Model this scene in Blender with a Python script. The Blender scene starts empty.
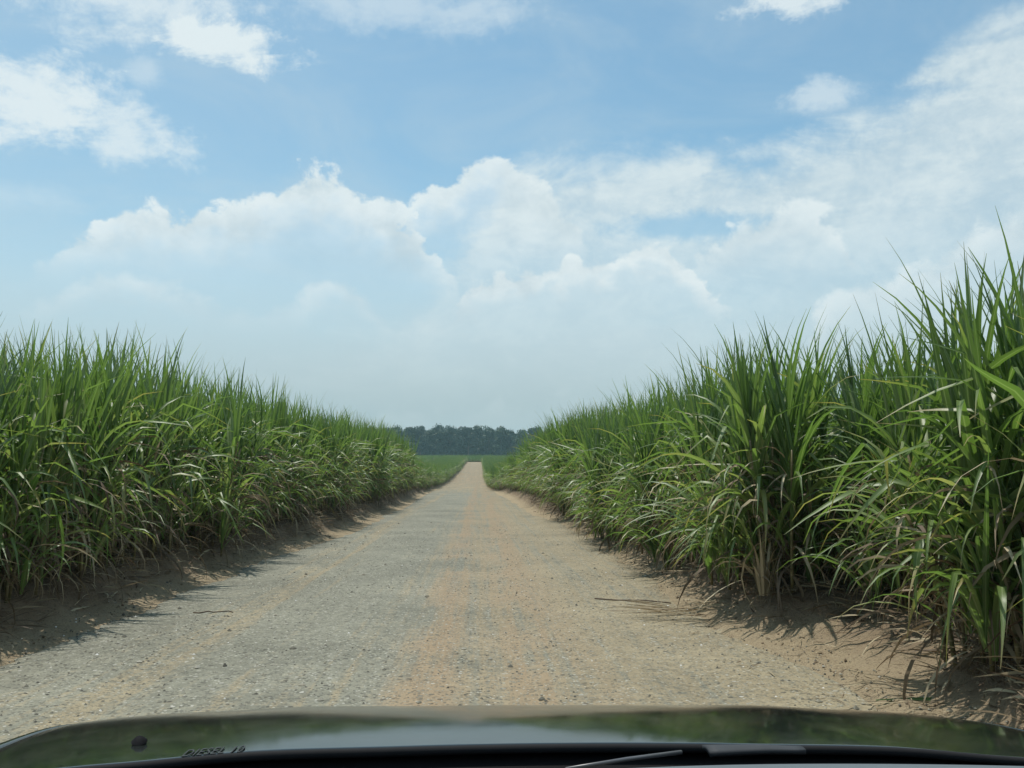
import bpy, math, random
from mathutils import Vector, Matrix, noise

random.seed(7)
R = math.radians
sc = bpy.context.scene
COL = sc.collection
PI = math.pi

# ------------------------------------------------------------------ helpers
def smooth(a, b, x):
    if a == b:
        return 0.0 if x < a else 1.0
    t = max(0.0, min(1.0, (x - a) / (b - a)))
    return t * t * (3 - 2 * t)

def nz(x, y, z=0.0):
    return noise.noise(Vector((x, y, z)))

def tag(o, label=None, cat=None, group=None, kind=None):
    if label: o['label'] = label
    if cat: o['category'] = cat
    if group: o['group'] = group
    if kind: o['kind'] = kind
    return o

def link(name, me, parent=None):
    o = bpy.data.objects.new(name, me)
    COL.objects.link(o)
    if parent is not None:
        o.parent = parent
    return o

def empty(name, loc=(0, 0, 0)):
    o = bpy.data.objects.new(name, None)
    COL.objects.link(o)
    o.location = loc
    o.empty_display_size = 0.2
    return o

class MB:
    """collects verts / faces / uvs / a per-vertex float 'tint' and links them as one mesh"""
    def __init__(s):
        s.v, s.f, s.uv, s.t, s.mi = [], [], [], [], []
    def vert(s, p, uv=(0, 0), t=0.0):
        s.v.append(tuple(p)); s.uv.append(uv); s.t.append(t)
        return len(s.v) - 1
    def face(s, idx, mi=0):
        s.f.append(tuple(idx)); s.mi.append(mi)
    def mesh(s, name, mats, shade=True):
        me = bpy.data.meshes.new(name)
        me.from_pydata(s.v, [], s.f)
        uvl = me.uv_layers.new(name='UVMap')
        li = [0] * len(me.loops)
        me.loops.foreach_get('vertex_index', li)
        flat = []
        for i in li:
            flat.extend(s.uv[i])
        uvl.data.foreach_set('uv', flat)
        at = me.attributes.new('tint', 'FLOAT', 'POINT')
        at.data.foreach_set('value', s.t)
        for m in (mats if isinstance(mats, (list, tuple)) else [mats]):
            me.materials.append(m)
        me.polygons.foreach_set('material_index', s.mi)
        me.polygons.foreach_set('use_smooth', [shade] * len(me.polygons))
        me.update()
        return me
    def build(s, name, mats, parent=None, shade=True):
        return link(name, s.mesh(name, mats, shade), parent)
    def tube(s, pts, radii, n=8, t=0.0, cap=True):
        rings = []
        for i, p in enumerate(pts):
            p = Vector(p)
            a = Vector(pts[max(0, i - 1)]); b = Vector(pts[min(len(pts) - 1, i + 1)])
            d = (b - a).normalized()
            u = d.cross(Vector((0, 0, 1)))
            if u.length < 0.05: u = d.cross(Vector((1, 0, 0)))
            u.normalize(); w = d.cross(u).normalized()
            rings.append([s.vert(p + (u * math.cos(k * 2 * PI / n) + w * math.sin(k * 2 * PI / n)) * radii[i],
                                 (k / n, i / max(1, len(pts) - 1)), t) for k in range(n)])
        for i in range(len(pts) - 1):
            for k in range(n):
                s.face((rings[i][k], rings[i][(k + 1) % n], rings[i + 1][(k + 1) % n], rings[i + 1][k]))
        if cap:
            s.face(rings[0][::-1]); s.face(rings[-1])
    def box(s, c, size, rot=None, t=0.0):
        m = rot or Matrix.Identity(3)
        hx, hy, hz = (q / 2 for q in size)
        P = [s.vert(Vector(c) + m @ Vector((x, y, z)), (0, 0), t) for x in (-hx, hx) for y in (-hy, hy) for z in (-hz, hz)]
        for f in ((0, 1, 3, 2), (4, 6, 7, 5), (0, 4, 5, 1), (2, 3, 7, 6), (0, 2, 6, 4), (1, 5, 7, 3)):
            s.face([P[i] for i in f])
    def grid(s, fn, us, vs, t=0.0):
        ids = [[s.vert(fn(u, v), (u, v), t) for v in vs] for u in us]
        for i in range(len(us) - 1):
            for j in range(len(vs) - 1):
                s.face((ids[i][j], ids[i + 1][j], ids[i + 1][j + 1], ids[i][j + 1]))
        return ids

# ------------------------------------------------------------------ node helpers
class NT:
    def __init__(s, tree):
        s.tree = tree; tree.nodes.clear()
    def new(s, typ, **kw):
        n = s.tree.nodes.new(typ)
        for k, v in kw.items():
            setattr(n, k, v)
        return n
    def put(s, sock, val):
        if isinstance(val, S): s.tree.links.new(val.sock, sock)
        elif isinstance(val, bpy.types.NodeSocket): s.tree.links.new(val, sock)
        else:
            try: sock.default_value = val
            except Exception: sock.default_value = tuple(val) + (1.0,) if len(val) == 3 else val
    def math(s, op, a, b=None, c=None, clamp=False):
        n = s.new('ShaderNodeMath', operation=op, use_clamp=clamp)
        s.put(n.inputs[0], a)
        if b is not None: s.put(n.inputs[1], b)
        if c is not None: s.put(n.inputs[2], c)
        return S(s, n.outputs[0])
    def step(s, x, a, b, lo=0.0, hi=1.0):
        n = s.new('ShaderNodeMapRange', interpolation_type='SMOOTHSTEP')
        s.put(n.inputs['Value'], x); s.put(n.inputs['From Min'], a); s.put(n.inputs['From Max'], b)
        s.put(n.inputs['To Min'], lo); s.put(n.inputs['To Max'], hi)
        return S(s, n.outputs[0])
    def noise(s, vec, scale, detail=4, rough=0.55, dist=0.0, out=0):
        n = s.new('ShaderNodeTexNoise')
        s.put(n.inputs['Vector'], vec); n.inputs['Scale'].default_value = scale
        n.inputs['Detail'].default_value = detail; n.inputs['Roughness'].default_value = rough
        n.inputs['Distortion'].default_value = dist
        return S(s, n.outputs[out])
    def voro(s, vec, scale, feature='F1', out='Distance', rand=1.0):
        n = s.new('ShaderNodeTexVoronoi', feature=feature)
        s.put(n.inputs['Vector'], vec); n.inputs['Scale'].default_value = scale
        n.inputs['Randomness'].default_value = rand
        return S(s, n.outputs[out])
    def mix(s, f, a, b, mode='MIX'):
        n = s.new('ShaderNodeMix', data_type='RGBA', blend_type=mode)
        s.put(n.inputs[0], f); s.put(n.inputs[6], a); s.put(n.inputs[7], b)
        return S(s, n.outputs[2])
    def ramp(s, f, stops):
        n = s.new('ShaderNodeValToRGB')
        e = n.color_ramp.elements
        while len(e) < len(stops): e.new(0.5)
        for i, (p, c) in enumerate(stops):
            e[i].position = p; e[i].color = tuple(c) + (1.0,)
        s.put(n.inputs[0], f)
        return S(s, n.outputs[0])
    def vec(s, x, y, z):
        n = s.new('ShaderNodeCombineXYZ')
        s.put(n.inputs[0], x); s.put(n.inputs[1], y); s.put(n.inputs[2], z)
        return S(s, n.outputs[0])
    def sep(s, v):
        n = s.new('ShaderNodeSeparateXYZ'); s.put(n.inputs[0], v)
        return [S(s, o) for o in n.outputs]
    def vscale(s, v, x, y, z):
        n = s.new('ShaderNodeVectorMath', operation='MULTIPLY')
        s.put(n.inputs[0], v); n.inputs[1].default_value = (x, y, z)
        return S(s, n.outputs[0])
    def bump(s, h, strength=0.3, dist=0.02, normal=None):
        n = s.new('ShaderNodeBump')
        s.put(n.inputs['Height'], h); n.inputs['Strength'].default_value = strength
        n.inputs['Distance'].default_value = dist
        if normal is not None: s.put(n.inputs['Normal'], normal)
        return S(s, n.outputs[0])
    def curve(s, x, pts):
        n = s.new('ShaderNodeFloatCurve')
        c = n.mapping.curves[0]
        c.points[0].location = pts[0]; c.points[1].location = pts[-1]
        for p in pts[1:-1]: c.points.new(*p)
        for p in c.points: p.handle_type = 'AUTO_CLAMPED'
        n.mapping.update()
        s.put(n.inputs['Value'], x)
        return S(s, n.outputs[0])
    def attr(s, name, out='Fac'):
        n = s.new('ShaderNodeAttribute'); n.attribute_name = name
        return S(s, n.outputs[out])

class S:
    def __init__(s, nt, sock): s.nt, s.sock = nt, sock
    def __add__(s, o): return s.nt.math('ADD', s, o)
    __radd__ = __add__
    def __sub__(s, o): return s.nt.math('SUBTRACT', s, o)
    def __rsub__(s, o): return s.nt.math('SUBTRACT', o, s)
    def __mul__(s, o): return s.nt.math('MULTIPLY', s, o)
    __rmul__ = __mul__
    def __truediv__(s, o): return s.nt.math('DIVIDE', s, o)
    def max(s, o): return s.nt.math('MAXIMUM', s, o)
    def min(s, o): return s.nt.math('MINIMUM', s, o)
    def clamp(s): return s.nt.math('ADD', s, 0.0, clamp=True)

def material(name):
    m = bpy.data.materials.new(name); m.use_nodes = True
    nt = NT(m.node_tree)
    out = nt.new('ShaderNodeOutputMaterial')
    return m, nt, out

def principled(nt, out, **kw):
    p = nt.new('ShaderNodeBsdfPrincipled')
    for k, v in kw.items():
        nt.put(p.inputs[k.replace('_', ' ')], v)
    if out is not None: nt.tree.links.new(p.outputs[0], out.inputs['Surface'])
    return p

def plain(name, col, rough=0.5, var=0.0, scale=20, metal=0.0, spec=0.5, bump=0.0, coat=0.0):
    m, nt, out = material(name)
    tc = nt.new('ShaderNodeTexCoord')
    n = nt.noise(tc.outputs['Object'], scale, 4)
    c = nt.mix(n, tuple(x * (1 - var) for x in col), tuple(min(1, x * (1 + var)) for x in col))
    p = principled(nt, out, Base_Color=c, Roughness=rough, Metallic=metal)
    p.inputs['Specular IOR Level'].default_value = spec
    p.inputs['Coat Weight'].default_value = coat
    if bump:
        nt.put(p.inputs['Normal'], nt.bump(nt.noise(tc.outputs['Object'], scale * 8, 3), bump, 0.002))
    return m

# ------------------------------------------------------------------ render settings
sc.view_settings.view_transform = 'Standard'
sc.view_settings.look = 'None'
sc.view_settings.exposure = 0.0
sc.view_settings.gamma = 1.0
sc.view_settings.use_curve_mapping = False
cy = sc.cycles
cy.max_bounces = 6; cy.diffuse_bounces = 4; cy.glossy_bounces = 3; cy.transmission_bounces = 3
cy.volume_bounces = 0; cy.transparent_max_bounces = 6
cy.caustics_reflective = False; cy.caustics_refractive = False
cy.use_denoising = True
try: cy.denoiser = 'OPENIMAGEDENOISE'
except Exception: pass
cy.sample_clamp_indirect = 6

# ------------------------------------------------------------------ camera
cam = bpy.data.cameras.new('camera')
cam.sensor_width = 36.0
cam.lens = 960 / 1024 * 36.0
cam.clip_start = 0.05; cam.clip_end = 4000
co = bpy.data.objects.new('camera', cam)
COL.objects.link(co)
co.location = (0, 0, 1.5)
co.rotation_euler = (R(90 + 5.12), 0, R(-1.91))
sc.camera = co

# ------------------------------------------------------------------ sun + sky
SUN_AZ, SUN_EL = R(-38), R(72)          # azimuth from +Y towards +X
sl = bpy.data.lights.new('sun', 'SUN')
sl.energy = 4.0; sl.angle = R(0.55); sl.color = (1.0, 0.955, 0.88)
so = bpy.data.objects.new('sun', sl); COL.objects.link(so)
sd = Vector((math.sin(SUN_AZ) * math.cos(SUN_EL), math.cos(SUN_AZ) * math.cos(SUN_EL), math.sin(SUN_EL)))
so.rotation_euler = sd.to_track_quat('Z', 'Y').to_euler()
so.location = (0, 0, 60)

def build_world():
    w = bpy.data.worlds.new('World'); sc.world = w; w.use_nodes = True
    nt = NT(w.node_tree)
    out = nt.new('ShaderNodeOutputWorld')
    sky = nt.new('ShaderNodeTexSky', sky_type='NISHITA', sun_disc=False)
    sky.sun_elevation = SUN_EL; sky.sun_rotation = SUN_AZ
    sky.altitude = 300; sky.air_density = 1.0; sky.dust_density = 1.6; sky.ozone_density = 1.0
    tc = nt.new('ShaderNodeTexCoord')
    d = tc.outputs['Generated']
    x, y, z = nt.sep(d)
    az = nt.math('ARCTAN2', x, y) * 57.2958
    el = nt.math('ARCSINE', z) * 57.2958
    # billow noise
    q = nt.vscale(d, 1.0, 1.0, 1.2)
    nA = nt.noise(q, 8.0, 9, 0.62, 0.3) - 0.5
    nB = nt.noise(q, 30.0, 8, 0.66, 0.2) - 0.5
    nC = nt.noise(nt.vscale(d, 1.0, 1.0, 2.6), 7.0, 9, 0.66, 0.6) - 0.5
    nW = nt.noise(q, 17.0, 5, 0.6) - 0.5
    bil = 0.45 - nt.voro(q, 26.0, 'SMOOTH_F1')
    bil2 = 0.45 - nt.voro(q, 62.0, 'SMOOTH_F1')
    t = (az + nW * 3.2 + 45.0) / 90.0
    def contour(pts, lo, hi):
        P = [(0.0, lo / 40)] + [((a + 45) / 90, e / 40) for a, e in pts] + [(1.0, hi / 40)]
        return nt.curve(t, P) * 40.0
    A = [(-33, 5.0), (-28.5, 8.2), (-25.6, 10.6), (-22.71, 12.6), (-21.0, 13.5), (-19.14, 14.1), (-16.44, 14.4), (-13.95, 15.2), (-11.98, 16.2), (-9.67, 17.1), (-7.8, 16.7), (-4.88, 15.1), (-2.5, 12.5), (0.5, 9.0), (5, 5.0)]
    A1 = [(-8.5, 8.0), (-6.2, 13.2), (-4.4, 15.0), (-2.9, 16.4), (-1.4, 17.4), (0.2, 18.3), (1.8, 18.2), (3.4, 17.2), (5.4, 15.2), (8.0, 11.5), (11, 6)]
    A2 = [(-28.5, 5.5), (-25.6, 8.4), (-22.62, 10.6), (-20.08, 11.2), (-16.87, 10.7), (-14.0, 9.6), (-11.6, 9.6), (-9.4, 11.5), (-8.2, 11.8), (-6.8, 10.6), (-5.3, 9.0), (-3.0, 9.2), (-0.5, 8.5), (3.5, 6.5), (8, 4)]
    B = [(-3.5, 5.0), (-1.8, 9.2), (-0.4, 11.0), (1.2, 11.8), (2.8, 12.2), (5.2, 12.6), (8.4, 13.0), (10.6, 13.1), (12.2, 12.2), (14.2, 10.0), (17, 7.5), (20, 5)]
    B1 = [(10.5, 5.0), (12.8, 11.2), (14.2, 13.4), (15.81, 14.3), (17.4, 15.2), (18.96, 15.5), (20.4, 14.6), (22.0, 12.0), (24.0, 9.0), (26.5, 5.5)]
    B2 = [(17.5, 5.5), (19.5, 8.8), (21.2, 10.5), (22.6, 10.9), (24.19, 10.7), (25.8, 11.4), (27.3, 12.6), (28.8, 13.6), (30.49, 14.1), (33.08, 14.4), (38, 12)]
    C = [(-5.5, 8.0), (-2.5, 11.5), (0.5, 15.4), (2.6, 17.6), (4.84, 17.9), (7.28, 18.12), (10.3, 18.35), (13.28, 18.47), (16.18, 18.17), (19.04, 18.58), (21.83, 19.26), (24.54, 20.07), (26.17, 21.78), (27.76, 23.0), (29.78, 23.6), (31.71, 23.78)]
    edge = nA * 3.2 + nB * 3.4 + bil * 1.9 + bil2 * 1.1
    def cumulus(pts, lo, hi, sharp, depth, floor_, amp=1.0):
        c = contour(pts, lo, hi)
        h = c - el + edge * amp                 # degrees below the ragged top
        dens = nt.step(h, 0.0, sharp)
        fade = nt.step(h + nC * 3.0, 0.8, depth, 1.0, floor_)
        return dens * fade * amp
    dA = cumulus(A, 4, 3, 0.7, 4.2, 0.36) * nt.step(el + nC * 3.0, 9.0, 14.0, 0.0, 1.0)
    dA1 = cumulus(A1, 3, 3, 0.7, 3.6, 0.42) * nt.step(el + nC * 2.0, 11.5, 15.5, 0.0, 1.0)
    dA2 = cumulus(A2, 4, 3, 1.2, 2.6, 0.2, 0.6) * nt.step(el + nC * 2.0, 7.0, 10.5, 0.0, 1.0)
    dB = cumulus(B, 3, 3, 0.6, 2.4, 0.12, 1.0) * nt.step(el + nC * 2.0, 8.0, 11.0, 0.0, 1.0)
    dB1 = cumulus(B1, 3, 3, 0.8, 2.6, 0.12, 0.85) * nt.step(el + nC * 2.0, 10.5, 13.5, 0.0, 1.0)
    dB2 = cumulus(B2, 3, 9, 1.2, 3.2, 0.2, 0.8)
    cC = contour(C, 4, 24)
    hC = cC - el + nC * 6.0 + nB * 2.6
    dC = nt.step(hC, -1.2, 2.0) * nt.step(nC + nB * 0.5, -0.28, 0.14, 0.76, 1.0)
    def blob(a0, e0, ra, re, soft=0.5, amp=1.0, nscale=1.0):
        u = (az - a0) / ra; v = (el - e0) / re
        r = nt.math('SQRT', u * u + v * v)
        return nt.step(r + (nC * 3.4 + nB * 3.0 + nA * 1.5) * nscale, 1.0 + soft, 1.0 - soft, 0.0, amp)
    gap = blob(12.6, 14.2, 4.4, 0.8, 0.5, 0.85, 0.5)
    gap2 = blob(23.2, 20.3, 4.0, 0.6, 0.5, 0.7, 0.5)
    dC = dC * (1.0 - gap) * (1.0 - gap2) * nt.step(el, 9.0, 16.0, 0.45, 1.0)
    blobs = None
    for args in ((-21.5, 24.9, 5.5, 1.4, 0.75, 0.8), (-16.2, 23.8, 3.0, 1.1, 0.55, 1.0), (-25.8, 19.3, 4.4, 1.6, 0.65, 0.95),
                 (-20.9, 18.5, 2.6, 1.5, 0.7, 0.8), (-4.4, 26.6, 5.5, 1.1, 0.9, 0.5), (18.7, 26.0, 2.2, 0.8, 0.6, 0.9),
                 (20.7, 20.8, 1.8, 0.7, 0.8, 0.6), (-19.5, 21.6, 0.8, 0.6, 0.9, 0.4), (-27.0, 14.5, 5.0, 0.8, 0.9, 0.25)):
        b = blob(*args)
        blobs = b if blobs is None else blobs.max(b)
    # thin high veil everywhere, a little
    veil = nt.step(nt.noise(nt.vscale(d, 1.0, 1.0, 3.0), 3.2, 8, 0.64, 0.6), 0.40, 0.78, 0.06, 0.42)
    # clouds overhead and behind (never in frame, they only light the scene)
    over = nt.step(nt.noise(q, 3.0, 7, 0.58), 0.52, 0.66, 0.0, 0.8) * nt.step(el, 27.0, 36.0)
    low = nt.step(el + nC * 3.0, 1.0, 19.0, 0.98, 0.04)
    cum = dA.max(dA1).max(dA2).max(dB).max(dB1).max(dB2)
    # colours (radiance before the background strength)
    k = 1.0 / 0.1
    white = tuple(c * k for c in (0.80, 0.885, 0.90))
    grey = tuple(c * k for c in (0.565, 0.685, 0.74))
    milk = tuple(c * k for c in (0.435, 0.56, 0.595))
    col = nt.mix(1.0, sky.outputs[0], (1.0, 1.42, 1.37), 'MULTIPLY')
    col = nt.mix(nt.step(az + nA * 14.0, 4.0, -20.0, 0.0, 0.16), col, grey)
    col = nt.mix(veil, col, grey)
    col = nt.mix(low, col, nt.mix(nt.step(el, 3.0, 12.0), milk, tuple(c * k for c in (0.575, 0.71, 0.77))))
    col = nt.mix(dC * 0.85, col, nt.mix(nt.step(nC + nB * 0.9, -0.25, 0.25), grey, tuple(c * k for c in (0.75, 0.84, 0.85))))
    col = nt.mix(blobs * 0.9, col, white)
    shade = nt.step(nt.noise(q, 16.0, 7, 0.62) + bil * 0.45 + nB * 0.5, 0.22, 0.72)
    col = nt.mix(cum * 0.92, col, nt.mix(shade, grey, white))
    col = nt.mix(nt.step(el + nC * 2.5, 2.5, 11.5, 0.85, 0.0), col, nt.mix(nt.step(el, 3.0, 9.0), milk, grey))
    col = nt.mix(over, col, white)
    bg = nt.new('ShaderNodeBackground')
    nt.put(bg.inputs[0], col); bg.inputs[1].default_value = 0.1
    nt.tree.links.new(bg.outputs[0], out.inputs['Surface'])
    w.cycles.sampling_method = 'MANUAL'; w.cycles.sample_map_resolution = 512
build_world()

# ------------------------------------------------------------------ terrain functions
ROAD_L, ROAD_R = -3.8, 2.4
END_Y = 318.0

def g(y):
    """long profile of the land: level, a shallow dip, then a gentle climb"""
    return -0.3 * smooth(35, 105, y) + 4.1 * smooth(90, 330, y) ** 1.15 + 2.0 * smooth(330, 600, y)

def wander(y):
    return 0.7 * smooth(60, 110, y) * nz(y * 0.022, 13.0)

def edge_l(y):
    e = ROAD_L + 0.22 * nz(y * 0.33, 3.1) + 0.10 * nz(y * 1.3, 9.7)
    return e + wander(y) + 0.35 * smooth(50, 90, y) * nz(y * 0.11, 33.0) + 0.55 * smooth(12, 26, y) * (1 - smooth(38, 75, y)) - 0.3 * smooth(70, 110, y)

def edge_r(y):
    e = ROAD_R + 0.20 * nz(y * 0.30, 21.4) + 0.10 * nz(y * 1.2, 5.5)
    e += 0.25 * math.exp(-((y - 6.9) / 1.2) ** 2)
    e += wander(y) + 0.35 * smooth(50, 90, y) * nz(y * 0.11, 53.0) - 0.75 * smooth(24, 42, y) - 0.65 * smooth(42, 95, y)
    return e

def alcove(y):
    return smooth(6.2, 7.0, y) * (1 - smooth(8.6, 9.3, y))

def bank_r_end(y):
    return 0.75 + 0.9 * alcove(y) + 0.3 * (1 - smooth(5.8, 6.8, y)) + 0.15 * nz(y * 0.5, 44)

def bank_l_end(y):
    return 0.72 + 0.15 * nz(y * 0.4, 31)

def land(x, y):
    h = g(y)
    past = smooth(END_Y - 6, END_Y, y)
    el, er = edge_l(y), edge_r(y)
    if x < el:
        d = (el - x); w = bank_l_end(y)
        b = 0.40 * smooth(0.08, w, d) + 0.045 * math.exp(-((d - 0.10) / 0.12) ** 2)
    elif x > er:
        d = (x - er); w = bank_r_end(y)
        b = 0.36 * smooth(0.08, w, d) + 0.04 * math.exp(-((d - 0.10) / 0.12) ** 2)
    else:
        d = 0.0; b = 0.0
    if d > 0:
        k = smooth(0, 0.3, d)
        b += k * (0.06 * nz(x * 1.7, y * 1.7) + 0.045 * nz(x * 4.3, y * 4.3, 2) + 0.022 * nz(x * 11, y * 11, 4)) * (1 - past)
    else:
        # shallow wheel ruts and a rough surface
        for c, dep in ((-2.35, 0.022), (-0.75, 0.020), (0.15, 0.022), (1.45, 0.018)):
            b -= dep * math.exp(-((x - c - 0.12 * nz(y * 0.08, c)) / 0.22) ** 2)
        b += (0.018 + 0.05 * smooth(45, 75, y)) * nz(x * 0.9, y * 0.6, 6) + 0.008 * nz(x * 4, y * 3, 8)
    b = b * (1 - past) + 0.35 * past
    return h + b

def seq(a, b, s):
    n = max(1, int(round((b - a) / s)))
    return [a + (b - a) * i / n for i in range(n)]

# ------------------------------------------------------------------ ground materials
def ground_material():
    m, nt, out = material('soil')
    tc = nt.new('ShaderNodeTexCoord'); p = tc.outputs['Object']
    n1 = nt.noise(p, 0.9, 5, 0.6); n2 = nt.noise(p, 6.0, 6, 0.65); n3 = nt.noise(p, 45.0, 4, 0.7)
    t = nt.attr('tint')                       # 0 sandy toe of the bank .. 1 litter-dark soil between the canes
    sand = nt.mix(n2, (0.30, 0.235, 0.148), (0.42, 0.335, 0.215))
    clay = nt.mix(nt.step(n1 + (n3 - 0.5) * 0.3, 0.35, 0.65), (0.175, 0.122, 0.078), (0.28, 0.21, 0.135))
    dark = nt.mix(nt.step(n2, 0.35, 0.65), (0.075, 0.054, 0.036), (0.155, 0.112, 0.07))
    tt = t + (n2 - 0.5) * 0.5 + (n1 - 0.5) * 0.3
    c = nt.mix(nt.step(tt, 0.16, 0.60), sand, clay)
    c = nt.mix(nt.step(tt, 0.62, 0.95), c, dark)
    v = nt.voro(p, 55.0); vr, vg, vb = nt.sep(nt.voro(p, 55.0, 'F1', 'Color'))
    c = nt.mix(nt.step(v, 0.5, 0.32) * nt.step(vr, 0.5, 0.55) * 0.6, c, nt.mix(vg, (0.07, 0.052, 0.036), (0.34, 0.27, 0.18)))
    c = nt.mix(nt.step(n3, 0.48, 0.75, 0.0, 0.6), c, (0.10, 0.072, 0.048))
    b = nt.bump(n2 + n3 * 0.8, 0.9, 0.05)
    pr = principled(nt, out, Base_Color=c, Roughness=0.92, Normal=b)
    pr.inputs['Specular IOR Level'].default_value = 0.25
    return m

def road_material():
    m, nt, out = material('gravel_and_dirt')
    tc = nt.new('ShaderNodeTexCoord'); p = tc.outputs['Object']
    x, y, z = nt.sep(p)
    long_ = nt.vscale(p, 1.0, 0.06, 1.0)
    n0 = nt.noise(long_, 0.8, 5, 0.6); n1 = nt.noise(p, 0.55, 6, 0.62); n2 = nt.noise(p, 9.0, 5, 0.7)
    n3 = nt.noise(p, 70.0, 3, 0.7); streak = nt.noise(nt.vscale(p, 1.0, 0.025, 1.0), 3.6, 5, 0.72)
    wx = x + (n0 - 0.5) * 0.35 + (n1 - 0.5) * 0.35
    grey = nt.mix(nt.step(n2 * 0.6 + n1 * 0.5, 0.35, 0.75), (0.142, 0.140, 0.108), (0.285, 0.278, 0.215))
    tan = nt.mix(nt.step(n2 * 0.5 + n1 * 0.5, 0.3, 0.7), (0.205, 0.168, 0.105), (0.345, 0.292, 0.192))
    rust = nt.mix(n2, (0.25, 0.172, 0.10), (0.34, 0.245, 0.15))
    # how much fine soil lies over the gravel: most right of centre, in the wheel tracks and near the camera
    soil = nt.step(wx, -1.7, 0.8, 0.08, 0.80)
    def track(c, w, a):
        u = (wx - c) / w
        return nt.math('EXPONENT', u * u * -1.0) * a
    soil = soil.max(track(-2.5, 0.35, 0.5)).max(track(-0.45, 0.30, 0.55))
    soil = soil - track(1.3, 0.35, 0.14) - track(-1.5, 0.3, 0.15)
    thin = nt.noise(nt.vscale(p, 1.0, 0.012, 1.0), 11.0, 3, 0.6)
    soil = soil.max(nt.step(y, 9.0, 4.5, 0.0, 0.5))
    soil = soil.max(nt.step(y, 40.0, 100.0, 0.0, 0.8))
    soil = soil + (streak - 0.5) * 1.9 + (thin - 0.5) * 1.3 + (n1 - 0.5) * 0.55 + (n2 - 0.5) * 1.1
    c = nt.mix(nt.step(soil, 0.22, 0.78), grey, tan)
    rm = track(-0.35, 0.26, 0.7).max(track(0.45, 0.40, 0.65)).max(nt.step(y, 70.0, 160.0, 0.0, 0.7))
    c = nt.mix((rm * nt.step(streak + (n1 - 0.5), 0.3, 0.6)).clamp(), c, rust)
    # loose stones of several sizes
    v1 = nt.voro(p, 38.0); v1c = nt.voro(p, 38.0, 'F1', 'Color'); r1, g1, b1 = nt.sep(v1c)
    v2 = nt.voro(p, 16.0); r2, g2, b2 = nt.sep(nt.voro(p, 16.0, 'F1', 'Color'))
    s1 = nt.step(v1, 0.50, 0.34) * nt.step(r1, 0.30, 0.34)
    s2 = nt.step(v2, 0.34, 0.24) * nt.step(r2, 0.72, 0.74)
    dens = nt.step(soil, 1.0, 0.2, 0.7, 1.0)
    stone = nt.ramp(g1, [(0.0, (0.055, 0.055, 0.045)), (0.45, (0.15, 0.15, 0.12)), (0.8, (0.33, 0.33, 0.275)), (1.0, (0.55, 0.53, 0.46))])
    stone2 = nt.ramp(g2, [(0.0, (0.06, 0.055, 0.045)), (0.6, (0.19, 0.185, 0.15)), (1.0, (0.50, 0.48, 0.42))])
    c = nt.mix((s1 * dens * 0.8), c, stone)
    c = nt.mix((s2 * dens * 0.9), c, stone2)
    c = nt.mix(nt.step(n3, 0.45, 0.75, 0.0, 0.55), c, (0.075, 0.068, 0.05))
    hgt = n2 * 0.5 + n3 * 0.35 + s1 * 0.5 + s2 * 0.9
    b = nt.bump(hgt, 0.7, 0.018)
    pr = principled(nt, out, Base_Color=c, Roughness=0.9, Normal=b)
    pr.inputs['Specular IOR Level'].default_value = 0.3
    return m

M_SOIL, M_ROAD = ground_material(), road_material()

# ------------------------------------------------------------------ ground + road
def build_ground():
    xs = [-800, -400, -200, -110, -70, -45, -30, -22, -16, -12, -9.5] + seq(-8, -5.4, 0.3) + seq(-5.4, -3.3, 0.085) + \
         seq(-3.3, 2.0, 0.55) + seq(2.0, 5.2, 0.085) + seq(5.2, 8, 0.3) + [8, 9.5, 12, 16, 22, 30, 45, 70, 110, 200, 400, 800]
    ys = [-300, -120, -50, -20, -8, -2] + seq(0, 4, 0.4) + seq(4, 16, 0.10) + seq(16, 34, 0.22) + seq(34, 70, 0.6) + \
         seq(70, 130, 2.5) + seq(130, 330, 5) + [330, 345, 370, 400, 450, 520, 600, 750, 950, 1200]
    mb = MB()
    ids = []
    for x in xs:
        col = []
        for y in ys:
            z = land(x, y)
            e1, e2 = edge_l(y), edge_r(y)
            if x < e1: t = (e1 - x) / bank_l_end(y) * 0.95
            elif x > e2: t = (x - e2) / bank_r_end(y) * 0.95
            else:
                t = 0.0
                z -= 0.03 * smooth(0, 0.35, min(x - e1, e2 - x)) * (1 - smooth(END_Y - 8, END_Y - 2, y))   # stays under the road sheet
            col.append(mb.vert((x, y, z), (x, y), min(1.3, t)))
        ids.append(col)
    for i in range(len(xs) - 1):
        for j in range(len(ys) - 1):
            mb.face((ids[i][j], ids[i + 1][j], ids[i + 1][j + 1], ids[i][j + 1]))
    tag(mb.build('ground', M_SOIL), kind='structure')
    # the gravel road, its ragged edges resting on the soil
    ys2 = seq(-30, 3, 1.5) + seq(3, 16, 0.09) + seq(16, 34, 0.2) + seq(34, 80, 0.6) + seq(80, END_Y - 6, 3) + [END_Y - 6]
    mb = MB(); rows = []
    us = seq(0, 1, 0.02) + [1.0]
    for y in ys2:
        e1 = edge_l(y) + 0.16 + 0.07 * nz(y * 4.3, 71) + 0.05 * nz(y * 11, 73)
        e2 = edge_r(y) - 0.05 + 0.07 * nz(y * 4.1, 81) + 0.05 * nz(y * 10, 83)
        row = []
        for u in us:
            x = e1 + (e2 - e1) * u
            d = min(u, 1 - u)
            row.append(mb.vert((x, y, land(x, y) + 0.006 - 0.012 * (1 - smooth(0, 0.012, d))), (x, y)))
        rows.append(row)
    for i in range(len(ys2) - 1):
        for j in range(len(us) - 1):
            mb.face((rows[i][j], rows[i][j + 1], rows[i + 1][j + 1], rows[i + 1][j]))
    tag(mb.build('road', M_ROAD), kind='structure')
build_ground()

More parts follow.
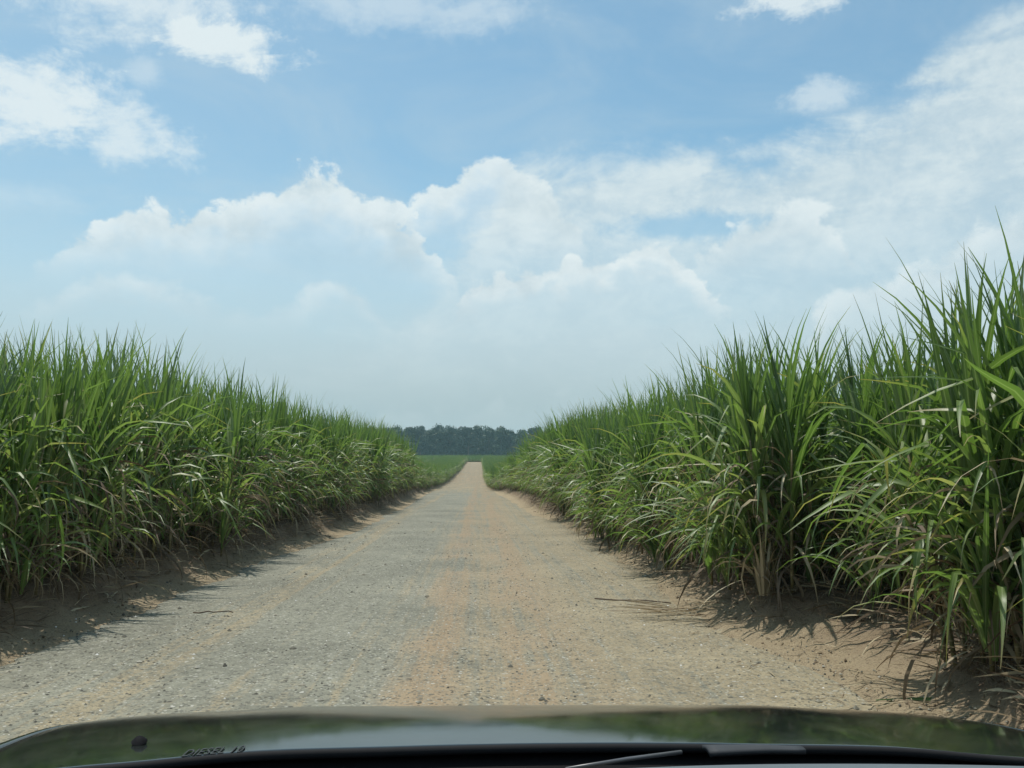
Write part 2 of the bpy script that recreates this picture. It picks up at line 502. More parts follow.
# ------------------------------------------------------------------ loose gravel, clods
def build_gravel():
    m, nt, out = material('stone')
    t = nt.attr('tint'); tc = nt.new('ShaderNodeTexCoord')
    c = nt.ramp(t, [(0.0, (0.07, 0.066, 0.052)), (0.35, (0.16, 0.15, 0.115)), (0.7, (0.27, 0.245, 0.185)), (0.93, (0.36, 0.34, 0.28)), (1.0, (0.70, 0.68, 0.64))])
    principled(nt, out, Base_Color=c, Roughness=0.85)
    mb = MB(); rnd = random.Random(3)
    oct_ = [(1, 0, 0), (0, 1, 0), (-1, 0, 0), (0, -1, 0), (0, 0, 1), (0, 0, -1)]
    of = [(0, 1, 4), (1, 2, 4), (2, 3, 4), (3, 0, 4), (1, 0, 5), (2, 1, 5), (3, 2, 5), (0, 3, 5)]
    n = 0
    while n < 14000:
        y = 4.2 + 24 * rnd.random() ** 1.9
        x = rnd.uniform(-4.0, 2.9)
        if nz(x * 0.8, y * 0.35, 12) < rnd.uniform(-0.55, 0.35): continue
        n += 1
        s = 0.004 + 0.010 * rnd.random() ** 2
        if rnd.random() < 0.03: s *= 2.0
        z = land(x, y) + s * 0.25 + 0.004
        a = rnd.uniform(0, 6.28); ca, sa = math.cos(a), math.sin(a)
        t = rnd.random() * 0.92 if rnd.random() < 0.975 else 1.0
        ids = []
        for vx, vy, vz in oct_:
            q = [vx * rnd.uniform(0.7, 1.4), vy * rnd.uniform(0.7, 1.3), vz * rnd.uniform(0.5, 0.9)]
            ids.append(mb.vert((x + s * (q[0] * ca - q[1] * sa), y + s * (q[0] * sa + q[1] * ca), z + s * q[2]), (0, 0), t))
        for f in of: mb.face([ids[i] for i in f])
    o = mb.build('gravel', m, shade=False)
    tag(o, 'loose grey and tan stones strewn over the dirt road', 'gravel', kind='stuff')
    m2 = M_SOIL
    mb = MB(); n = 0
    while n < 5000:
        y = 4.5 + 30 * rnd.random() ** 1.6
        if rnd.random() < 0.5: x = edge_l(y) - rnd.uniform(0.0, 1.1)
        else: x = edge_r(y) + rnd.uniform(0.0, 1.1 + alcove(y))
        n += 1
        s = 0.004 + 0.020 * rnd.random() ** 3.2
        z = land(x, y) + s * 0.2
        t = rnd.uniform(0.2, 0.8); ids = []
        a = rnd.uniform(0, 6.28); ca, sa = math.cos(a), math.sin(a)
        for vx, vy, vz in oct_:
            q = [vx * rnd.uniform(0.7, 1.4), vy * rnd.uniform(0.7, 1.3), vz * rnd.uniform(0.5, 0.9)]
            ids.append(mb.vert((x + s * (q[0] * ca - q[1] * sa), y + s * (q[0] * sa + q[1] * ca), z + s * q[2]), (0, 0), t))
        for f in of: mb.face([ids[i] for i in f])
    o = mb.build('dirt_clods', m2, shade=False)
    tag(o, 'crumbled brown clods of soil along both banks', 'dirt', kind='stuff')
build_gravel()

# ------------------------------------------------------------------ cane materials
def leaf_material():
    m, nt, out = material('cane_leaf')
    uv = nt.new('ShaderNodeUVMap'); u, v, _ = nt.sep(uv.outputs[0])
    t = nt.attr('tint')
    oi = nt.new('ShaderNodeObjectInfo'); rnd = S(nt, oi.outputs['Random'])
    fine = nt.noise(nt.vec(u * 9.0 + t * 37.0, v * 1.2, t * 11.0), 3.0, 3)
    c = nt.ramp(t * 0.75 + rnd * 0.25, [(0.0, (0.072, 0.120, 0.036)), (0.35, (0.120, 0.192, 0.052)), (0.66, (0.172, 0.245, 0.070)), (0.84, (0.26, 0.30, 0.115)), (1.0, (0.42, 0.40, 0.21))])
    c = nt.mix(nt.step(fine, 0.3, 0.75, 0.0, 0.45), c, (0.11, 0.165, 0.07))
    rib = nt.step(nt.math('ABSOLUTE', u - 0.5), 0.09, 0.04)
    c = nt.mix(rib * 0.6, c, (0.30, 0.37, 0.19))
    tip = nt.step(v + (t - 0.5) * 0.6 + (fine - 0.5) * 0.3, 0.85, 1.15, 0.0, 0.85)
    c = nt.mix(tip, c, (0.35, 0.27, 0.12))
    pr = principled(nt, None, Base_Color=c, Roughness=0.40)
    pr.inputs['Specular IOR Level'].default_value = 0.6
    nt.put(pr.inputs['Normal'], nt.bump(fine, 0.25, 0.004))
    tr = nt.new('ShaderNodeBsdfTranslucent')
    nt.put(tr.inputs[0], nt.mix(1.0, c, (1.3, 1.55, 0.75), 'MULTIPLY'))
    mx = nt.new('ShaderNodeMixShader'); mx.inputs[0].default_value = 0.40
    nt.tree.links.new(pr.outputs[0], mx.inputs[1]); nt.tree.links.new(tr.outputs[0], mx.inputs[2])
    nt.tree.links.new(mx.outputs[0], out.inputs['Surface'])
    return m

def dry_material():
    m, nt, out = material('dry_cane_leaf')
    uv = nt.new('ShaderNodeUVMap'); u, v, _ = nt.sep(uv.outputs[0])
    t = nt.attr('tint')
    fine = nt.noise(nt.vec(u * 9.0 + t * 37.0, v * 1.5, t * 11.0), 3.0, 3)
    c = nt.ramp(t, [(0.0, (0.10, 0.068, 0.040)), (0.35, (0.20, 0.145, 0.085)), (0.7, (0.36, 0.29, 0.175)), (1.0, (0.58, 0.50, 0.33))])
    c = nt.mix(nt.step(fine, 0.3, 0.75, 0.0, 0.5), c, (0.14, 0.09, 0.05))
    pr = principled(nt, None, Base_Color=c, Roughness=0.7)
    tr = nt.new('ShaderNodeBsdfTranslucent'); nt.put(tr.inputs[0], c)
    mx = nt.new('ShaderNodeMixShader'); mx.inputs[0].default_value = 0.2
    nt.tree.links.new(pr.outputs[0], mx.inputs[1]); nt.tree.links.new(tr.outputs[0], mx.inputs[2])
    nt.tree.links.new(mx.outputs[0], out.inputs['Surface'])
    return m

def stalk_material():
    m, nt, out = material('cane_stalk')
    tc = nt.new('ShaderNodeTexCoord'); x, y, z = nt.sep(tc.outputs['Object'])
    n = nt.noise(tc.outputs['Object'], 9.0, 4)
    fr = nt.math('FRACT', z * 7.5)
    node = nt.step(fr, 0.10, 0.0)
    c = nt.mix(nt.step(n, 0.35, 0.65), (0.10, 0.095, 0.03), (0.19, 0.15, 0.065))
    c = nt.mix(node * 0.8, c, (0.33, 0.28, 0.17))
    principled(nt, out, Base_Color=c, Roughness=0.55)
    return m

M_LEAF, M_DRY, M_STALK = leaf_material(), dry_material(), stalk_material()

def leaf(mb, p, az, e0, bend, L, W, t, segs=7, power=2.2, twist=0.0, fold=0.22, side=0.0, narrow=0.55, flat=False, kink=None):
    """one strap leaf: leaves the stalk at elevation e0, loses BEND radians along its length"""
    p = Vector(p); rows = []
    roll = twist
    for i in range(segs + 1):
        s = i / segs
        th = e0 - (bend * s ** power if kink is None else 0.35 * bend * s + 0.65 * bend * smooth(kink[0], kink[1], s))
        a = az + side * s * s
        d = Vector((math.cos(a) * math.cos(th), math.sin(a) * math.cos(th), math.sin(th)))
        sidev = Vector((-math.sin(a), math.cos(a), 0))
        up = sidev.cross(d) * -1
        if up.length < 1e-4: up = Vector((0, 0, 1))
        up.normalize()
        r = roll * s
        sv = sidev * math.cos(r) + up * math.sin(r)
        un = up * math.cos(r) - sidev * math.sin(r)
        w = W * (narrow + (1 - narrow) * smooth(0, 0.3, s)) * (1 - smooth(0.35, 1.06, s)) ** 0.85
        w = max(w, 0.0015)
        if flat:
            rows.append((mb.vert(p - sv * w / 2, (0, s), t), mb.vert(p + sv * w / 2, (1, s), t)))
        else:
            k = fold * w * (1 - 0.5 * s)
            rows.append((mb.vert(p - sv * w / 2 + un * k, (0, s), t), mb.vert(p - un * k * 0.4, (0.5, s), t), mb.vert(p + sv * w / 2 + un * k, (1, s), t)))
        if i < segs:
            p = p + d * (L / segs)
    for i in range(segs):
        for j in range(len(rows[0]) - 1):
            mb.face((rows[i][j], rows[i][j + 1], rows[i + 1][j + 1], rows[i + 1][j]))
    return p

def cane_meshes(seed, leafy, H=2.75, near=False):
    """meshes of one cane stool: foliage, dry foliage and a few separate stalks"""
    rnd = random.Random(seed)
    fo, dr = MB(), MB(); stalks = []
    seg = 9 if near else 7
    nmain = rnd.randint(5, 7)
    for k in range(nmain):
        a = rnd.uniform(0, 2 * PI); r = 0.26 * math.sqrt(rnd.random())
        b = Vector((r * math.cos(a), r * math.sin(a) * 1.15, -0.04))
        hs = H * rnd.uniform(0.47, 0.63)
        lean_a = a + rnd.uniform(-0.6, 0.6); lean = rnd.uniform(0.03, 0.22) * hs
        top = b + Vector((lean * math.cos(lean_a), lean * math.sin(lean_a), hs))
        mid = (b + top) / 2 + Vector((-lean * 0.15 * math.cos(lean_a), -lean * 0.15 * math.sin(lean_a), 0))
        if len(stalks) < 4:
            st = MB(); P, Rr = [], []
            for i in range(9):
                s = i / 8
                q = b * (1 - s) ** 2 + mid * 2 * s * (1 - s) + top * s * s
                P.append(q); Rr.append((0.017 - 0.006 * s) * (1.12 if i % 2 else 0.95))
            st.tube(P, Rr, 7)
            stalks.append(st.mesh('stalk', M_STALK))
        plane = rnd.uniform(0, PI)
        nl = rnd.randint(13, 15)
        for j in range(nl):
            f = j / (nl - 1)                                   # 0 lowest .. 1 spindle
            s = 0.32 + 0.68 * f ** 0.9
            q = b * (1 - s) ** 2 + mid * 2 * s * (1 - s) + top * s * s
            az = plane + PI * (j % 2) + rnd.uniform(-0.5, 0.5)
            W = rnd.uniform(0.046, 0.072)
            def kk():
                a_ = rnd.uniform(0.25, 0.6)
                return None if rnd.random() < 0.4 else (a_, a_ + rnd.uniform(0.03, 0.26))
            if f > 0.66:                                       # upright spears
                L = (H - q.z) * rnd.uniform(0.72, 1.08)
                leaf(fo, q, az, R(rnd.uniform(68, 88)), R(rnd.uniform(-4, 42)), L, W * 0.74, rnd.random() * 0.75, seg, 2.6, rnd.uniform(-0.8, 0.8), 0.3, rnd.uniform(-0.2, 0.2))
            elif f > 0.33:
                leaf(fo, q, az, R(rnd.uniform(62, 82)), R(rnd.uniform(50, 150)), rnd.uniform(1.0, 1.5), W, rnd.random() * 0.95, seg, 2.1, rnd.uniform(-1.2, 1.2), 0.2, rnd.uniform(-0.6, 0.6), kink=kk())
            else:
                leaf(fo, q, az, R(rnd.uniform(48, 76)), R(rnd.uniform(95, 170)), rnd.uniform(0.9, 1.4), W, 0.2 + rnd.random() * 0.8, seg, 1.5, rnd.uniform(-1.5, 1.5), 0.18, rnd.uniform(-0.8, 0.8), kink=kk())
        # dead leaves hanging down the stalk
        for j in range(rnd.randint(12, 15) if not leafy else rnd.randint(9, 11)):
            s = rnd.uniform(0.10, 0.8)
            q = b * (1 - s) ** 2 + mid * 2 * s * (1 - s) + top * s * s
            leaf(dr, q, rnd.uniform(0, 2 * PI), R(rnd.uniform(5, 75)), R(rnd.uniform(90, 165)), rnd.uniform(0.4, 1.05), rnd.uniform(0.014, 0.036),
                 rnd.random() ** 1.2, 6, 0.9, rnd.uniform(-2.5, 2.5), 0.1, rnd.uniform(-0.8, 0.8), flat=True)
        for j in range(2):                                     # loose sheaths wrapped on the stalk
            s = rnd.uniform(0.1, 0.5)
            q = b * (1 - s) ** 2 + mid * 2 * s * (1 - s) + top * s * s
            leaf(dr, q, rnd.uniform(0, 2 * PI), R(rnd.uniform(70, 86)), R(rnd.uniform(10, 40)), rnd.uniform(0.3, 0.5), rnd.uniform(0.025, 0.04), rnd.random() ** 1.3, 4, 2.0, 0.5, 0.1, flat=True)
    # young tillers with leaves from low down
    for k in range(rnd.randint(6, 8) if leafy else rnd.randint(3, 4)):
        a = rnd.uniform(0, 2 * PI); r = rnd.uniform(0.1, 0.36)
        b = Vector((r * math.cos(a), r * math.sin(a) * 1.1, -0.03))
        hb = rnd.uniform(0.1, 0.55)
        for j in range(rnd.randint(5, 7)):
            q = b + Vector((0.05 * math.cos(a), 0.05 * math.sin(a), hb * (0.4 + 0.1 * j)))
            up_ = rnd.random()
            if up_ < 0.45:
                leaf(fo, q, a + rnd.uniform(-1.6, 1.6), R(rnd.uniform(70, 86)), R(rnd.uniform(15, 70)), rnd.uniform(0.9, 1.5), rnd.uniform(0.030, 0.050), rnd.random() * 0.9, seg, 2.2, rnd.uniform(-0.8, 0.8), 0.25, rnd.uniform(-0.3, 0.3))
            else:
                leaf(fo, q, a + rnd.uniform(-1.6, 1.6), R(rnd.uniform(50, 76)), R(rnd.uniform(90, 150)), rnd.uniform(0.8, 1.35), rnd.uniform(0.034, 0.060), 0.1 + rnd.random() * 0.9, seg, 1.6, rnd.uniform(-1.3, 1.3), 0.2, rnd.uniform(-0.7, 0.7), kink=None if rnd.random() < 0.5 else (0.35, 0.6))
    for k in range(11 if leafy else 4):                       # low leaves arching down to the ground
        a = rnd.uniform(0, 2 * PI); r = rnd.uniform(0.15, 0.42)
        leaf(fo, (r * math.cos(a), r * math.sin(a), rnd.uniform(0.12, 0.5)), a + rnd.uniform(-0.8, 0.8), R(rnd.uniform(35, 66)), R(rnd.uniform(90, 140)), rnd.uniform(0.6, 1.0), rnd.uniform(0.028, 0.05), 0.35 + 0.65 * rnd.random(), seg, 1.5, rnd.uniform(-1.3, 1.3), 0.18, rnd.uniform(-0.7, 0.7))
    for k in range(14 if leafy else 26):                      # dead trash standing and hanging round the foot
        a = rnd.uniform(0, 2 * PI); r = rnd.uniform(0.12, 0.45)
        leaf(dr, (r * math.cos(a), r * math.sin(a), rnd.uniform(0.02, 0.75)), a + rnd.uniform(-1.2, 1.2), R(rnd.uniform(-30, 60)), R(rnd.uniform(40, 120)), rnd.uniform(0.3, 0.75), rnd.uniform(0.012, 0.032), rnd.random() ** 1.3, 5, 1.1, rnd.uniform(-2.5, 2.5), 0.1, rnd.uniform(-0.8, 0.8), flat=True)
    return fo.mesh('foliage', M_LEAF), dr.mesh('dry_foliage', M_DRY), stalks

BARE = [cane_meshes(100 + i, False) for i in range(6)]
LEAFY = [cane_meshes(200 + i, True) for i in range(6)]
VARIANTS = BARE + LEAFY
FIRST = {}                                                    # first placed copy of each variant: the field instances reuse its meshes

def place_cane(vi, x, y, scale, rz, label, group, tilt=(0, 0)):
    fo, dr, st = VARIANTS[vi]
    e = empty('sugarcane_plant', (x, y, land(x, y)))
    e.rotation_euler = (tilt[0], tilt[1], rz)
    e.scale = (scale * random.uniform(0.95, 1.1), scale * random.uniform(0.95, 1.1), scale)
    tag(e, label, 'sugarcane', group)
    f = link('foliage', fo, e); d = link('dry_foliage', dr, e)
    for s in st: link('stalk', s, e)
    FIRST.setdefault(vi, (f, d))
    return e

G_L0 = 'sugarcane plants of the front row left of the road'
G_L1 = 'sugarcane plants of the second row left of the road'
G_R0 = 'sugarcane plants of the front row right of the road'
G_R1 = 'sugarcane plants of the second row right of the road'
rnd = random.Random(11)
field_pts = []                                                # (x, y, variant, rot, scale) of the mass behind the front rows

def vpick(side):
    if side < 0: return rnd.randrange(6) if rnd.random() < 0.78 else 6 + rnd.randrange(6)
    return 6 + rnd.randrange(6) if rnd.random() < 0.85 else rnd.randrange(6)

def height_l(y): return (1.04 + 0.06 * nz(y * 0.25, 50) + 0.06 * smooth(20, 40, y) - 0.08 * (1 - smooth(7, 13, y))) * (1 - 0.32 * smooth(50, 62, y))
def height_r(y): return (0.95 + 0.08 * nz(y * 0.30, 60) + 0.14 * smooth(12, 28, y)) * (1 - 0.32 * smooth(42, 75, y))

def lab(side, row, y):
    s = 'left' if side < 0 else 'right'
    look = 'brown-based tall cane' if side < 0 else 'bushy green cane'
    where = 'roadside row' if row == 0 else 'second row'
    tail = 'close to the car' if y < 20 else ('midway along' if y < 48 else 'far ahead')
    return f'{look}, {where} {s} of the road, {tail}', f'cane {s} of the road, {where}, {tail}'

def add_row(side, row, y0, y1, xfun, ind_to, step):
    y = y0
    while y < y1:
        yy = y + rnd.uniform(-0.14, 0.14)
        x = xfun(yy) + rnd.uniform(-0.16, 0.16)
        sc_ = (height_l(yy) if side < 0 else height_r(yy)) * rnd.uniform(0.95, 1.05)
        vi = vpick(side)
        if yy < ind_to:
            l, gname = lab(side, row, yy)
            place_cane(vi, x, yy, sc_, rnd.uniform(0, 2 * PI), l, gname, (R(rnd.uniform(-4, 4)), R(rnd.uniform(-4, 4))))
        else:
            field_pts.append((x, yy, vi, rnd.uniform(0, 2 * PI), sc_))
        y += step

def xl(y): return -4.45 + 0.25 * smooth(12, 26, y) * (1 - smooth(38, 60, y)) - 0.35 * nz(y * 0.21, 70) - 0.22 * nz(y * 0.55, 71) - 0.2 * smooth(60, 110, y)
def xr(y): return 2.92 - 1.65 * smooth(42, 92, y) + 0.22 * nz(y * 0.23, 90) + 0.18 * nz(y * 0.6, 91) + 0.85 * alcove(y) + 0.55 * (1 - smooth(5.6, 6.6, y))

add_row(-1, 0, 6.2, END_Y - 4, xl, 68, 0.62)
add_row(-1, 1, 6.5, END_Y + 3, lambda y: xl(y) - 0.85, 26, 0.66)
add_row(1, 0, 5.2, END_Y - 4, xr, 64, 0.60)
add_row(1, 1, 5.0, END_Y + 3, lambda y: xr(y) + 0.85, 24, 0.66)
for row in range(2, 18):
    off = 0.85 + (row - 1) * (1.05 if row < 6 else 1.5)
    stp = 0.75 if row < 5 else 1.1
    add_row(-1, row, 5.0 + rnd.random(), END_Y + 3, lambda y: xl(y) - off, 0, stp)
    add_row(1, row, 4.0 + rnd.random(), END_Y + 3, lambda y: xr(y) + off, 0, stp)
for k in range(16):                                           # cane closing the road where it turns
    x = -30.0
    while x < 30:
        field_pts.append((x + rnd.uniform(-.2, .2), END_Y + 1 + k * 1.1 + rnd.uniform(-.3, .3), vpick(1), rnd.uniform(0, 6.28), rnd.uniform(0.9, 1.1) * (0.5 + 0.035 * k)))
        x += 0.75

# ---- single plants that stand out
def special(seed, x, y, leafy, scale, label, extra=None):
    fo, dr, st = cane_meshes(seed, leafy, near=True)
    e = empty('sugarcane_plant', (x, y, land(x, y)))
    e.scale = (scale,) * 3
    tag(e, label, 'sugarcane')
    link('foliage', fo, e); link('dry_foliage', dr, e)
    for s in st: link('stalk', s, e)
    if extra:
        nm, mb, mat = extra
        mb.build(nm, mat, e)
    return e

# clump at the corner of the bare bank, a pale straw sheaf at its foot
mb = MB(); r2 = random.Random(5)
for k in range(16):
    a = r2.uniform(0, 6.28); rr = 0.06 * math.sqrt(r2.random())
    leaf(mb, (-0.26 + rr * math.cos(a), -0.50 + rr * math.sin(a), -0.03), a, R(r2.uniform(72, 88)), R(r2.uniform(10, 60)), r2.uniform(0.3, 0.7), r2.uniform(0.02, 0.04), r2.uniform(0.7, 1.0), 5, 2.0, r2.uniform(-1, 1), 0.1, flat=True)
special(301, 2.98, 9.75, True, 0.98, 'cane clump with a pale straw sheaf at its foot beside the bare bank', ('straw_sheaf', mb, M_DRY))
# nearest clump, long arching blades hanging over the bank
mb = MB()
for az, e0, bd, L in ((200, 66, 125, 1.35), (188, 60, 140, 1.2), (212, 70, 120, 1.5), (230, 74, 110, 1.55), (175, 64, 120, 1.15), (250, 72, 150, 1.6), (264, 70, 160, 1.5), (280, 68, 150, 1.5), (150, 60, 120, 1.1), (222, 55, 150, 1.0)):
    leaf(mb, (0.08 * math.cos(R(az)), 0.08 * math.sin(R(az)), r2.uniform(0.2, 0.7)), R(az), R(e0), R(bd), L, 0.05, r2.uniform(0.5, 1.0), 14, 1.7, r2.uniform(-0.6, 0.6), 0.25)
special(302, 3.36, 6.02, True, 1.0, 'tallest cane clump at the right edge with broad blades arching over the bank', ('arching_blades', mb, M_LEAF))
special(303, 3.75, 5.55, True, 0.95, 'closest cane clump on the right, standing on the bank beside the car')
special(304, -4.35, 8.9, True, 0.86, 'leafy green cane clump leaning over the bank at the left edge')

# ---- the mass of cane behind
def build_field():
    me = bpy.data.meshes.new('sugarcane_field')
    me.from_pydata([(x, y, land(x, y)) for x, y, *_ in field_pts], [], [])
    for nm, typ, idx in (('variant', 'INT', 2), ('turn', 'FLOAT', 3), ('size', 'FLOAT', 4)):
        a = me.attributes.new(nm, typ, 'POINT')
        a.data.foreach_set('value', [p[idx] for p in field_pts])
    o = link('sugarcane_field', me)
    ng = bpy.data.node_groups.new('cane_scatter', 'GeometryNodeTree')
    ng.interface.new_socket('Geometry', in_out='INPUT', socket_type='NodeSocketGeometry')
    ng.interface.new_socket('Geometry', in_out='OUTPUT', socket_type='NodeSocketGeometry')
    N, Lk = ng.nodes, ng.links
    gi, go = N.new('NodeGroupInput'), N.new('NodeGroupOutput')
    def named(name, typ):
        n = N.new('GeometryNodeInputNamedAttribute'); n.data_type = typ; n.inputs[0].default_value = name
        return n.outputs[0]
    va, tu, si = named('variant', 'INT'), named('turn', 'FLOAT'), named('size', 'FLOAT')
    cx = N.new('ShaderNodeCombineXYZ'); Lk.new(tu, cx.inputs[2])
    e2r = N.new('FunctionNodeEulerToRotation'); Lk.new(cx.outputs[0], e2r.inputs[0])
    jo = N.new('GeometryNodeJoinGeometry')
    for part in (0, 1):
        jn = N.new('GeometryNodeJoinGeometry')
        for vi in range(len(VARIANTS)):
            ob = FIRST[vi][part]
            oi = N.new('GeometryNodeObjectInfo'); oi.transform_space = 'ORIGINAL'
            oi.inputs['Object'].default_value = ob
            g2 = N.new('GeometryNodeGeometryToInstance'); Lk.new(oi.outputs['Geometry'], g2.inputs[0])
            Lk.new(g2.outputs[0], jn.inputs[0])
        ip = N.new('GeometryNodeInstanceOnPoints')
        Lk.new(gi.outputs[0], ip.inputs['Points']); Lk.new(jn.outputs[0], ip.inputs['Instance'])
        ip.inputs['Pick Instance'].default_value = True
        Lk.new(va, ip.inputs['Instance Index']); Lk.new(e2r.outputs[0], ip.inputs['Rotation']); Lk.new(si, ip.inputs['Scale'])
        Lk.new(ip.outputs[0], jo.inputs[0])
    Lk.new(jo.outputs[0], go.inputs[0])
    md = o.modifiers.new('scatter', 'NODES'); md.node_group = ng
    tag(o, 'dense green sugarcane fields stretching away on both sides of the road', 'sugarcane field', kind='stuff')
build_field()

# ------------------------------------------------------------------ litter under the cane and on the verge
def build_litter():
    mb = MB(); r = random.Random(21)
    n = 0
    while n < 6500:
        y = 4.8 + 34 * r.random() ** 1.7
        if r.random() < 0.5:
            x = edge_l(y) - bank_l_end(y) * (0.35 + 1.1 * r.random() ** 0.8)
        else:
            x = edge_r(y) + bank_r_end(y) * (0.45 + 1.0 * r.random() ** 0.8)
        if nz(x * 1.3, y * 1.3, 77) < r.uniform(-0.6, 0.4): continue
        n += 1
        az = r.uniform(0, 6.28)
        leaf(mb, (x, y, land(x, y) + r.uniform(0.004, 0.035)), az, R(r.uniform(-8, 22)), R(r.uniform(0, 45)), r.uniform(0.12, 0.55), r.uniform(0.008, 0.026), r.random() ** 1.5, 4, 1.2, r.uniform(-2, 2), 0.1, r.uniform(-0.8, 0.8), flat=True)
    n = 0
    while n < 5200:                                           # short broken straw thick under the canes
        y = 5.2 + 26 * r.random() ** 1.9
        if r.random() < 0.4:
            x = edge_l(y) - bank_l_end(y) * (0.55 + 0.7 * r.random())
        else:
            x = edge_r(y) + bank_r_end(y) * (0.55 + 0.7 * r.random())
        if nz(x * 2.3, y * 2.3, 47) < r.uniform(-0.7, 0.3): continue
        n += 1
        leaf(mb, (x, y, land(x, y) + r.uniform(0.0, 0.03)), r.uniform(0, 6.28), R(r.uniform(-5, 60)), R(r.uniform(0, 80)), r.uniform(0.05, 0.2), r.uniform(0.005, 0.014), 0.1 + 0.9 * r.random() ** 1.2, 3, 1.2, r.uniform(-2, 2), 0.1, r.uniform(-0.8, 0.8), flat=True)
    n = 0
    while n < 2600:
        y = 5.0 + 20 * r.random() ** 1.8
        if r.random() < 0.35: x = edge_l(y) - bank_l_end(y) * r.uniform(-0.25, 0.9)
        else: x = edge_r(y) + bank_r_end(y) * r.uniform(-0.35, 1.0)
        if nz(x * 1.6, y * 1.6, 17) < r.uniform(-0.5, 0.5): continue
        n += 1
        leaf(mb, (x, y, land(x, y) + r.uniform(0.006, 0.014)), r.uniform(0, 6.28), R(r.uniform(-4, 10)), R(r.uniform(0, 30)), r.uniform(0.03, 0.22), r.uniform(0.004, 0.012), r.random(), 3, 1.2, r.uniform(-1, 1), 0.1, r.uniform(-0.8, 0.8), flat=True)
    o = mb.build('dry_leaf_litter', M_DRY)
    tag(o, 'brown and straw coloured dead cane leaves littering the banks', 'leaf litter', kind='stuff')
build_litter()

def fallen(name, label, pts, mat, cat='leaf', group=None):
    mb = MB()
    for (x, y, az, L, W, t, bd) in pts:
        leaf(mb, (x, y, land(x, y) + 0.03), R(az), R(4), R(bd), L, W, t, 10, 1.3, random.uniform(-0.8, 0.8), 0.12, random.uniform(-0.5, 0.5))
    o = mb.build(name, mat)
    return tag(o, label, cat, group)

fallen('fallen_leaf', 'green cane leaf fallen on the sandy verge beside the car bonnet', [(2.55, 6.25, -12, 0.75, 0.04, 0.4, 10)], M_LEAF)
fallen('fallen_leaf', 'dry straw coloured leaf lying beside the green fallen leaf', [(2.5, 6.18, -16, 0.95, 0.022, 0.95, 8)], M_DRY)
mb = MB()
rr = random.Random(9)
for k in range(40):
    x, y = 1.85 + rr.random() * 0.75, 9.6 + rr.random() * 0.7
    leaf(mb, (x, y, land(x, y) + 0.03 + rr.random() * 0.06), R(rr.uniform(150, 215)), R(rr.uniform(0, 14)), R(rr.uniform(4, 20)), rr.uniform(0.3, 0.8), rr.uniform(0.012, 0.025), 0.3 + 0.6 * rr.random(), 6, 1.2, rr.uniform(-1.5, 1.5), 0.1, rr.uniform(-0.4, 0.4), flat=True)
tag(mb.build('straw_heap', M_DRY), 'tangle of brown trash leaves spilling onto the road edge by the straw sheaf', 'straw')
def twig(label, pts, rad=0.008):
    mb = MB()
    mb.tube([(x, y, land(x, y) + 0.012) for x, y in pts], [rad * (1 - 0.06 * i) for i in range(len(pts))], 6)
    tag(mb.build('twig', M_TWIG), label, 'twig')
M_TWIG = plain('twig_bark', (0.12, 0.085, 0.055), 0.85, 0.3, 30)
twig('long thin brown twig lying across the right of the road', [(1.35, 11.4), (1.6, 11.25), (1.9, 11.15), (2.15, 10.9)])
twig('short brown twig lying at the right road edge near the straw', [(1.75, 10.5), (2.0, 10.4), (2.2, 10.42)])
twig('dark broken twig lying on the grey gravel at the left', [(-3.0, 10.35), (-2.93, 10.31), (-2.86, 10.42), (-2.8, 10.36), (-2.66, 10.47), (-2.6, 10.40)], 0.007)

# ------------------------------------------------------------------ far trees
def tree_materials():
    m, nt, out = material('tree_foliage')
    t = nt.attr('tint')
    oi = nt.new('ShaderNodeObjectInfo')
    c = nt.ramp(t * 0.6 + S(nt, oi.outputs['Random']) * 0.4, [(0.0, (0.012, 0.030, 0.016)), (0.5, (0.024, 0.054, 0.024)), (1.0, (0.055, 0.095, 0.036))])
    pr = principled(nt, None, Base_Color=c, Roughness=0.6)
    tr = nt.new('ShaderNodeBsdfTranslucent'); nt.put(tr.inputs[0], c)
    mx = nt.new('ShaderNodeMixShader'); mx.inputs[0].default_value = 0.2
    nt.tree.links.new(pr.outputs[0], mx.inputs[1]); nt.tree.links.new(tr.outputs[0], mx.inputs[2])
    nt.tree.links.new(mx.outputs[0], out.inputs['Surface'])
    return m
M_TREE = tree_materials()
M_BARK = plain('tree_bark', (0.16, 0.13, 0.10), 0.9, 0.3, 4)

